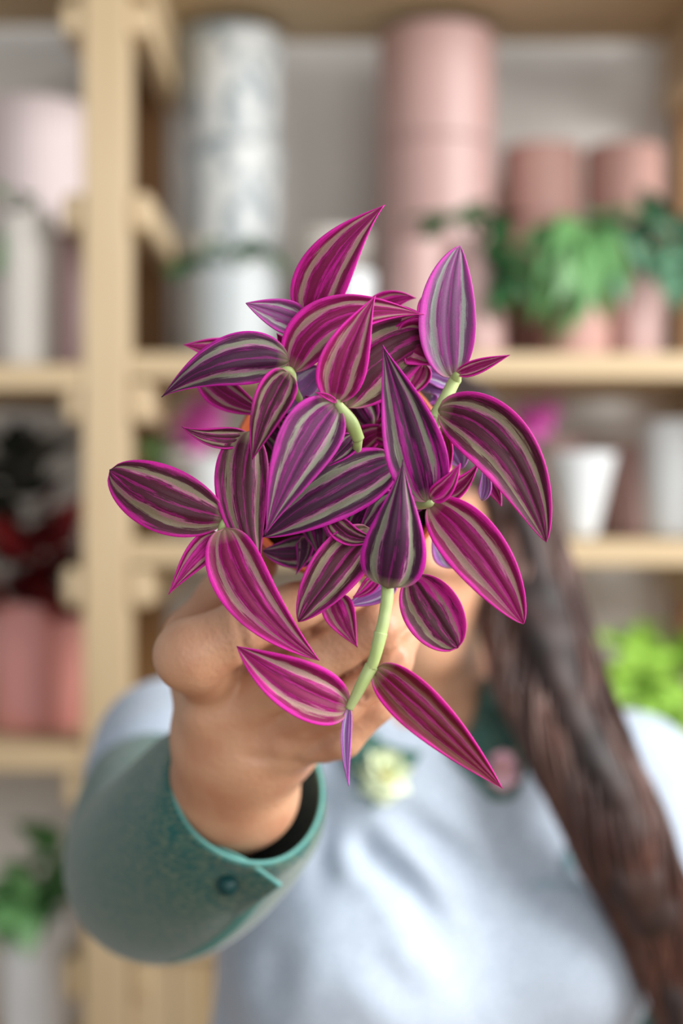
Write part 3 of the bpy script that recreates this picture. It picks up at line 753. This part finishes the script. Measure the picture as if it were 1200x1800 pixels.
for s in (-1, 1):
    pts = [HC+np.array([s*x, y, z]) for x, y, z in ((0.014, -0.0875, 0.029), (0.026, -0.0845, 0.0325), (0.038, -0.078, 0.033), (0.050, -0.068, 0.029))]
    eb = tube('eyebrow', [Vector(x) for x in spline([tuple(q) for q in pts], 10)], [0.0012, 0.0022, 0.0026, 0.0027, 0.0027, 0.0025, 0.0022, 0.0019, 0.0014, 0.0006], 8)
    pl('eyebrow', eb, hair_m)
def f_lips(p):
    a = ell(p, HC+np.array([0, -0.0845, -0.0575]), (0.0225, 0.0110, 0.0050)); b_ = ell(p, HC+np.array([0, -0.0825, -0.0680]), (0.0200, 0.0112, 0.0062))
    return np.minimum(a, b_)
pl('lips', join_mesh('lips', [nets(f_lips, HC+np.array([-.03, -.11, -.08]), HC+np.array([.03, -.06, -.045]), 0.0012)]), lip_m)
hair = pl('hair', join_mesh('hair', [capv, corev]), hair_m)
vs, fs, k0 = [], [], 0
for s in range(420):
    a0 = rng.uniform(0, 2*PI); rr = math.sqrt(rng.uniform(0.35, 1.45)); i0 = int(rng.uniform(0, 10)); i1 = int(60-rng.uniform(0, 16))
    ph = rng.uniform(0, 6.28); wav = rng.uniform(5, 13); tw = rng.uniform(1.0, 3.2); pts = []
    for i in range(i0, i1, 2):
        gx, gy, gd, gr = guide[i]; t = i/59
        a = a0+tw*t*2.2+0.4*math.sin(6*t+ph)
        pts.append(P(gx+math.cos(a)*gr*rr+wav*math.sin(17*t+ph), gy+0.15*gr*math.sin(a), gd-math.sin(a)*gr*0.62*rr/F*gd))
    m = len(pts); n = 5; th = rng.uniform(0.0010, 0.0026)
    T = [(pts[min(i+1, m-1)]-pts[max(i-1, 0)]).normalized() for i in range(m)]
    up = T[0].orthogonal().normalized()
    for i in range(m):
        up = (up-T[i]*up.dot(T[i])).normalized(); sd = T[i].cross(up); r = th*min(1, (m-1-i)/4+0.1)
        for j in range(n):
            aa = 2*PI*j/n; vs.append(tuple(pts[i]+(up*math.cos(aa)+sd*math.sin(aa))*r))
    for i in range(m-1):
        for j in range(n):
            q = (j+1) % n; fs.append((k0+i*n+j, k0+i*n+q, k0+(i+1)*n+q, k0+(i+1)*n+j))
    k0 += m*n
o = pl('hair_strands', pydata('hair_strands', vs, fs), hairstrand_m); o['kind'] = 'stuff'

# ------------------------------------------------------------------ the plant held out
def leaf_mat(name, dark, silver, mag, line=0.55):
    m = bpy.data.materials.new(name); m.use_nodes = True; nt = m.node_tree; N = nt.nodes; Lk = nt.links
    b = N['Principled BSDF']; b.inputs['Roughness'].default_value = 0.42; b.inputs['Specular IOR Level'].default_value = 0.30
    b.inputs['Sheen Weight'].default_value = 0.03; b.inputs['Sheen Roughness'].default_value = 0.5
    uv = N.new('ShaderNodeUVMap'); uv.uv_map = 'UVMap'; sx = N.new('ShaderNodeSeparateXYZ'); Lk.new(uv.outputs[0], sx.inputs[0])
    at = N.new('ShaderNodeAttribute'); at.attribute_type = 'OBJECT'; at.attribute_name = 'tint_seed'
    ap = N.new('ShaderNodeAttribute'); ap.attribute_type = 'OBJECT'; ap.attribute_name = 'pinkness'
    def math_(op, a, bb=None, c=None):
        n = N.new('ShaderNodeMath'); n.operation = op
        for i, q in enumerate((a, bb, c)):
            if q is None: continue
            if isinstance(q, (int, float)): n.inputs[i].default_value = q
            else: Lk.new(q, n.inputs[i])
        return n.outputs[0]
    def noise(sx_, sy_, det, off, rough=0.6):
        cb = N.new('ShaderNodeCombineXYZ')
        Lk.new(math_('MULTIPLY', sx.outputs[0], sx_), cb.inputs[0]); Lk.new(math_('MULTIPLY', sx.outputs[1], sy_), cb.inputs[1])
        Lk.new(math_('ADD', math_('MULTIPLY', at.outputs['Fac'], 7.31), off), cb.inputs[2])
        n = N.new('ShaderNodeTexNoise'); n.inputs['Scale'].default_value = 1; n.inputs['Detail'].default_value = det; n.inputs['Roughness'].default_value = rough
        Lk.new(cb.outputs[0], n.inputs['Vector']); return n.outputs['Fac']
    u = math_('SUBTRACT', math_('MULTIPLY', sx.outputs[0], 2), 1)
    n1 = noise(3, 2.2, 2, 0); nf = noise(30, 3.5, 4, 3.3, 0.72); 
    uu = math_('ADD', u, math_('MULTIPLY', math_('SUBTRACT', n1, 0.5), 0.34))
    a = math_('ABSOLUTE', uu)
    a = math_('ADD', a, math_('MULTIPLY', math_('SUBTRACT', nf, 0.5), 0.42))
    rp = N.new('ShaderNodeValToRGB'); el = rp.color_ramp.elements
    mg2 = tuple(line*mag[i]+(1-line)*dark[i] for i in range(3))+(1,)
    sp = tuple(0.5*silver[i]+0.5*mag[i]+0.06 for i in range(3))+(1,)
    stops = [(0.0, mg2), (0.025, mg2), (0.05, dark), (0.30, dark), (0.345, mg2), (0.39, dark), (0.44, sp), (0.50, silver), (0.62, silver), (0.69, dark), (0.82, dark), (0.89, mg2), (0.945, mag), (1.0, mag)]
    el[0].position = 0; el[0].color = stops[0][1]; el[1].position = 1; el[1].color = stops[-1][1]
    for p_, c_ in stops[1:-1]:
        q = el.new(p_); q.color = c_
    Lk.new(a, rp.inputs[0])
    # magenta streaks along the blade
    n2 = noise(6.5, 0.9, 3, 9.1, 0.5); n3 = noise(70, 9, 3, 5.5)
    lo = math_('SUBTRACT', 0.76, math_('MULTIPLY', ap.outputs['Fac'], 0.36))
    s0 = math_('SUBTRACT', math_('ADD', n2, math_('MULTIPLY', math_('SUBTRACT', n3, 0.5), 0.30)), lo)
    ad = N.new('ShaderNodeAttribute'); ad.attribute_type = 'OBJECT'; ad.attribute_name = 'pink_side'
    sb = N.new('ShaderNodeClamp'); Lk.new(math_('MULTIPLY', math_('MULTIPLY', uu, ad.outputs['Fac']), 2.2), sb.inputs[0])
    s0 = math_('ADD', s0, math_('MULTIPLY', sb.outputs[0], 0.16))
    s1 = N.new('ShaderNodeClamp'); Lk.new(math_('MULTIPLY', s0, 9), s1.inputs[0])
    mx = N.new('ShaderNodeMix'); mx.data_type = 'RGBA'; Lk.new(math_('MULTIPLY', s1.outputs[0], 0.9), mx.inputs[0]); Lk.new(rp.outputs[0], mx.inputs[6]); mx.inputs[7].default_value = mag
    # fine speckle value variation
    n4 = noise(150, 60, 2, 1.7); br = math_('ADD', math_('MULTIPLY', n4, 0.75), 0.70)
    gb = N.new('ShaderNodeMapRange'); Lk.new(sx.outputs[1], gb.inputs[0]); gb.inputs[1].default_value = 0.0; gb.inputs[2].default_value = 0.11; gb.inputs[3].default_value = 0.65; gb.inputs[4].default_value = 0.0
    mg = N.new('ShaderNodeMix'); mg.data_type = 'RGBA'; Lk.new(gb.outputs[0], mg.inputs[0]); Lk.new(mx.outputs[2], mg.inputs[6]); mg.inputs[7].default_value = lin(170, 160, 120)
    vm = N.new('ShaderNodeVectorMath'); vm.operation = 'SCALE'; Lk.new(mg.outputs[2], vm.inputs[0]); Lk.new(br, vm.inputs['Scale'])
    Lk.new(vm.outputs[0], b.inputs['Base Color'])
    bp = N.new('ShaderNodeBump'); bp.inputs['Strength'].default_value = 0.35; bp.inputs['Distance'].default_value = 0.0006
    Lk.new(math_('ADD', nf, math_('MULTIPLY', n4, 0.35)), bp.inputs['Height']); Lk.new(bp.outputs[0], b.inputs['Normal'])
    # thin leaf lets some light through
    tr = N.new('ShaderNodeBsdfTranslucent'); Lk.new(vm.outputs[0], tr.inputs[0]); ms = N.new('ShaderNodeMixShader'); ms.inputs[0].default_value = 0.22
    Lk.new(b.outputs[0], ms.inputs[1]); Lk.new(tr.outputs[0], ms.inputs[2]); Lk.new(ms.outputs[0], N['Material Output'].inputs[0])
    return m
LM = {
    'purple': leaf_mat('leaf_dark_purple', lin(66, 24, 56), lin(138, 138, 120), lin(200, 32, 164), 0.28),
    'brown': leaf_mat('leaf_brown_purple', lin(78, 28, 46), lin(146, 132, 108), lin(212, 36, 160), 0.45),
    'brown2': leaf_mat('leaf_mid_purple', lin(104, 48, 92), lin(164, 164, 146), lin(196, 50, 164)),
    'mag': leaf_mat('leaf_magenta', lin(132, 18, 78), lin(176, 140, 130), lin(224, 36, 170)),
    'red': leaf_mat('leaf_red_brown', lin(112, 24, 44), lin(128, 72, 58), lin(224, 28, 160)),
    'pale': leaf_mat('leaf_silvery', lin(134, 82, 128), lin(176, 184, 176), lin(204, 64, 176)),
    'lav': leaf_mat('leaf_lavender', lin(150, 104, 170), lin(206, 204, 220), lin(206, 110, 206)),
}
plant = thing('potted_plant', 'striped purple, magenta and silver inch plant in a small terracotta pot', 'potted plant')
POTC = P(600, 830, 0.672)
plant.location = POTC
PM = Matrix.Translation(-POTC)
seedc = [0]
def leaf(base, ctrl, tip, wa, wb, kind='purple', pink=0.4, fold=0.25, roll=0.0, shape='n', curl=0.0, wave=0.03, label=None, side_pink=0.0):
    """midrib through base, ctrl, tip (px, py, depth); wa / wb half widths in px left / right of travel"""
    NU, NV = 17, 40
    b, c, t_ = [np.array(P(*q)) for q in (base, ctrl, tip)]
    cam0 = np.array([0, 0, CZ]); v, f, uvs = [], [], []
    sd = seedc[0]; seedc[0] += 1
    for i in range(NV):
        t = i/(NV-1)
        p = (1-t)**2*b+2*t*(1-t)*c+t*t*t_
        tg = 2*(1-t)*(c-b)+2*t*(t_-c)+1e-9; tg /= np.linalg.norm(tg)
        view = p-cam0; view /= np.linalg.norm(view)
        side = np.cross(tg, view); side /= np.linalg.norm(side)       # to the right of travel as seen
        side = side
        nrm = np.cross(side, tg); 
        if nrm@view > 0: nrm = -nrm                                   # towards the camera
        a, e2 = {'n': (0.62, 1.20), 'drop': (0.42, 1.35), 'blunt': (0.55, 0.78), 'wide': (0.50, 0.98), 'round': (0.60, 0.55)}[shape]
        tm = a/(a+e2); w = (t**a*(1-t)**e2)/(tm**a*(1-tm)**e2)
        w = max(w, 0.02*(1-t)+0.004)
        for j in range(NU):
            u = 2*j/(NU-1)-1
            W = (wa if u < 0 else wb)/F*p[1]*w
            off = side*(-1 if False else 1)*u*W
            dep = fold*abs(u)**1.3*W - 0.22*fold*W + roll*u*W - curl*(u*u)*W + wave*W*math.sin(9*t+sd+2*u)*abs(u) + 0.10*W*math.sin(PI*2.5*abs(u))
            q = p+off+nrm*dep
            v.append(q); 
    for i in range(NV-1):
        for j in range(NU-1): f.append((i*NU+j, i*NU+j+1, (i+1)*NU+j+1, (i+1)*NU+j))
    me = pydata('leaf', v, f); uvl = me.uv_layers.new(name='UVMap')
    co = np.array([(j/(NU-1), i/(NV-1)) for i in range(NV) for j in range(NU)])
    li = np.empty(len(me.loops), int); me.loops.foreach_get('vertex_index', li)
    uvl.data.foreach_set('uv', co[li].ravel())
    me.transform(PM)
    o = link('leaf', me, LM[kind], plant)
    o['tint_seed'] = float(sd)+0.37; o['pinkness'] = float(pink); o['pink_side'] = float(side_pink)
    s = o.modifiers.new('thickness', 'SOLIDIFY'); s.thickness = 0.0005; s.offset = 0
    return o
# -- the leaves one can pick out, from the top of the plant down
leaf((541, 568, .612), (562, 452, .600), (676, 360, .598), 46, 50, 'mag', .45, fold=.25, roll=-.3)
leaf((531, 566, .612), (492, 552, .604), (432, 533, .600), 29, 30, 'pale', .55, fold=.3, shape='wide')
leaf((508, 634, .602), (396, 606, .586), (284, 698, .598), 47, 47, 'purple', .12, fold=-.35, roll=.15, shape='n')
leaf((430, 625, .632), (380, 612, .628), (322, 606, .626), 22, 22, 'mag', .5)
leaf((352, 655, .630), (400, 706, .626), (474, 728, .622), 30, 28, 'mag', .5, fold=.2)
leaf((514, 654, .604), (552, 520, .592), (745, 553, .600), 40, 48, 'mag', .45, fold=.2, roll=-.35)
leaf((620, 585, .618), (690, 545, .612), (744, 553, .606), 24, 24, 'mag', .4, fold=.2)
leaf((640, 560, .634), (680, 516, .630), (731, 524, .628), 22, 20, 'mag', .7)
leaf((508, 655, .592), (470, 700, .586), (443, 808, .590), 33, 34, 'brown', .35, fold=.3, shape='wide')
leaf((588, 708, .590), (600, 622, .583), (660, 519, .586), 42, 44, 'mag', .35, fold=.3)
leaf((606, 716, .606), (650, 600, .604), (792, 580, .618), 66, 66, 'brown', .25, fold=-.2, roll=.15, shape='blunt')
leaf((700, 600, .612), (730, 590, .612), (778, 640, .614), 40, 42, 'mag', .35, fold=.2, shape='blunt')
leaf((797, 664, .612), (770, 545, .602), (808, 432, .606), 50, 50, 'pale', .34, side_pink=1.0, fold=.18, roll=.15, shape='blunt')
leaf((801, 657, .604), (846, 640, .600), (896, 624, .598), 14, 12, 'mag', .6, fold=.3)
leaf((769, 722, .602), (902, 736, .588), (960, 953, .596), 56, 58, 'brown', .35, fold=.25, roll=-.12, shape='blunt')
leaf((750, 882, .592), (722, 770, .580), (672, 606, .590), 56, 50, 'purple', .62, fold=.30, shape='n')
leaf((681, 1034, .586), (700, 930, .574), (708, 808, .582), 59, 57, 'purple', .06, fold=-.35, shape='drop')
leaf((592, 710, .590), (528, 778, .580), (466, 940, .588), 56, 50, 'brown2', .40, fold=.25, roll=-.1, shape='n')
leaf((700, 808, .606), (590, 850, .592), (462, 944, .600), 52, 54, 'purple', .15, fold=-.25, roll=.1, shape='blunt')
leaf((440, 758, .612), (410, 880, .598), (457, 1000, .600), 52, 44, 'brown', .30, fold=-.25, shape='wide')
leaf((438, 766, .614), (376, 782, .606), (319, 750, .604), 20, 18, 'brown', .45, fold=.3)
leaf((397, 912, .604), (290, 888, .590), (193, 826, .602), 58, 60, 'brown', .28, fold=-.2, shape='round')
leaf((386, 940, .606), (345, 968, .600), (296, 1045, .598), 24, 24, 'mag', .7, fold=.2)
leaf((396, 928, .600), (412, 1058, .586), (561, 1161, .592), 52, 48, 'mag', .55, fold=.18, roll=.1, shape='wide')
leaf((612, 1244, .588), (508, 1212, .574), (416, 1136, .586), 50, 48, 'mag', .35, fold=.25, roll=.15, shape='wide')
leaf((659, 1175, .588), (754, 1258, .574), (883, 1386, .586), 41, 41, 'red', .10, fold=.2, roll=.1, shape='wide')
leaf((614, 1242, .588), (604, 1310, .582), (613, 1382, .582), 10, 8, 'lav', .6, fold=.9, roll=.2)
leaf((755, 884, .596), (850, 962, .582), (920, 1097, .590), 52, 52, 'mag', .32, fold=.22, shape='blunt')
leaf((757, 876, .590), (786, 860, .584), (809, 814, .582), 18, 17, 'mag', .75, fold=.5)
leaf((722, 1012, .616), (752, 1072, .612), (804, 1139, .612), 50, 52, 'brown', .5, fold=.25, shape='round', side_pink=1.0)
leaf((652, 930, .606), (582, 1002, .592), (524, 1093, .594), 46, 44, 'brown', .45, fold=.3, roll=.1, shape='blunt')
leaf((585, 1045, .620), (596, 1082, .616), (628, 1138, .614), 29, 28, 'mag', .5, fold=.2)
leaf((578, 906, .602), (610, 958, .596), (664, 944, .598), 20, 20, 'brown', .4, fold=.5)
leaf((650, 868, .620), (640, 920, .614), (600, 940, .612), 30, 34, 'purple', .45)
leaf((700, 870, .616), (680, 900, .612), (622, 950, .612), 34, 34, 'purple', .35)
leaf((575, 955, .634), (520, 985, .632), (462, 968, .630), 30, 26, 'purple', .1, fold=-.2, shape='blunt')
leaf((530, 945, .632), (542, 962, .632), (520, 1010, .630), 14, 16, 'purple', .4)
leaf((694, 1016, .622), (660, 1046, .618), (606, 1066, .618), 22, 22, 'lav', .5, fold=.4)
leaf((666, 1010, .618), (646, 1040, .616), (620, 1050, .616), 14, 12, 'mag', .8, fold=.4)
leaf((850, 836, .626), (872, 862, .622), (881, 891, .620), 12, 12, 'mag', .7)
leaf((806, 676, .632), (764, 638, .628), (716, 668, .628), 24, 24, 'lav', .2)
leaf((744, 690, .634), (752, 660, .634), (800, 700, .634), 34, 30, 'lav', .35, shape='blunt')
leaf((768, 772, .632), (800, 770, .630), (812, 824, .628), 38, 34, 'lav', .3, shape='blunt')
leaf((756, 862, .620), (800, 886, .616), (842, 812, .616), 18, 24, 'mag', .55, fold=.7)
leaf((846, 880, .620), (862, 850, .620), (846, 812, .620), 10, 12, 'lav', .3)
leaf((774, 752, .616), (790, 800, .614), (776, 862, .612), 20, 14, 'red', .3, fold=.3)
leaf((798, 998, .640), (790, 960, .638), (764, 930, .636), 22, 30, 'lav', .15, shape='blunt')
leaf((570, 652, .618), (530, 680, .616), (496, 726, .616), 34, 36, 'lav', .25, fold=-.2, shape='blunt')
leaf((622, 766, .604), (604, 788, .600), (570, 823, .600), 19, 20, 'purple', .3)
leaf((592, 708, .586), (574, 694, .584), (553, 690, .584), 5, 5, 'mag', .8)
leaf((520, 640, .622), (500, 606, .620), (486, 586, .618), 14, 13, 'mag', .8)
leaf((534, 566, .618), (520, 596, .616), (505, 622, .616), 16, 16, 'mag', .7)
leaf((480, 700, .620), (520, 720, .618), (560, 700, .616), 26, 26, 'purple', .35)
leaf((745, 640, .622), (738, 668, .622), (704, 704, .622), 20, 20, 'mag', .35)
leaf((760, 520, .620), (742, 540, .620), (738, 575, .620), 14, 14, 'mag', .8)
# -- inner leaves that close the middle of the plant over the soil
RF = random.Random(19)
for k in range(34):
    a = k*2.39996; rr = 150*math.sqrt((k+0.5)/34); cx, cy = 602+rr*math.cos(a)*0.88, 812+rr*math.sin(a)*0.98
    dr = a+RF.uniform(-.8, .8); ln = RF.uniform(46, 66); d = RF.uniform(.622, .642)
    leaf((cx-ln*math.cos(dr), cy-ln*math.sin(dr), d+.012), (cx+RF.uniform(-16, 16), cy+RF.uniform(-16, 16), d-.006), (cx+ln*math.cos(dr), cy+ln*math.sin(dr), d),
         RF.uniform(24, 36), RF.uniform(24, 36), RF.choice(('purple', 'purple', 'brown', 'mag')), RF.uniform(.2, .5), fold=RF.uniform(-.2, .35))
# -- stems
def stem(pts, rad, n=12):
    a = spline([tuple(P(p[0], p[1], p[2])) + (r/F*p[2],) for p, r in zip(pts, rad)], 10*len(pts))
    me = tube('stem', [Vector(x[:3]) for x in a], [x[3] for x in a], n); me.transform(PM)
    return link('stem', me, stem_m, plant)
stem([(640, 930, .640), (672, 1000, .606), (681, 1036, .591), (676, 1080, .588), (668, 1118, .587)], [9, 9, 11.5, 11, 11.5])
stem([(669, 1112, .5865), (661, 1146, .586), (652, 1174, .587)], [12.5, 11, 10.5])
stem([(653, 1170, .5875), (634, 1206, .587), (613, 1246, .588)], [12.5, 11, 7.5])
stem([(704, 830, .640), (735, 790, .622), (763, 745, .606), (766, 733, .604)], [8, 10, 12, 13])
stem([(764, 737, .604), (781, 704, .606), (799, 668, .608)], [14, 12, 11])
stem([(618, 830, .645), (627, 790, .604), (629, 768, .596)], [8, 8, 9])
stem([(630, 772, .596), (617, 742, .592), (597, 714, .590), (590, 704, .590)], [11, 12, 8, 6])
stem([(560, 760, .640), (520, 690, .612), (511, 655, .602), (496, 652, .600), (476, 663, .600)], [7, 7, 8, 6, 4])
stem([(500, 860, .640), (440, 890, .615), (400, 914, .604), (386, 938, .604)], [6, 7, 9, 6])
stem([(690, 860, .640), (720, 885, .612), (750, 884, .595), (762, 878, .592)], [7, 8, 10, 5])
stem([(540, 720, .640), (535, 640, .622), (536, 568, .612)], [7, 6, 5])
stem([(440, 790, .630), (438, 766, .614)], [7, 5])
stem([(800, 668, .608), (803, 660, .605), (806, 655, .604)], [11, 8, 5])
# -- pot: rim faces the camera, body runs back into the palm
pd = (Vector((0.06, 1.0, -0.16))).normalized()
prof = [(0, -.084), (.033, -.084), (.036, -.082), (.0455, -.014), (.0468, -.014), (.0470, 0), (.0490, .0005), (.0492, .0095), (.0480, .0105), (.0462, .0095), (.0445, -.002), (.0440, -.012), (.034, -.080), (0, -.080)]
prof = [(r*1.05, z) for r, z in prof]
pm_ = sm_edge(lathe('pot', prof, 72)); Rq = (-pd).to_track_quat('Z', 'Y').to_matrix().to_4x4()
pm_.transform(Rq); link('pot', pm_, terra_m, plant, smooth=False)
so = lathe('soil', [(0, .001), (.02, .003), (.040, .0015), (.0462, -.002), (.044, -.012), (0, -.012)], 48); so.transform(Rq); link('soil', so, soil_m, plant)
bpy.context.view_layer.update()
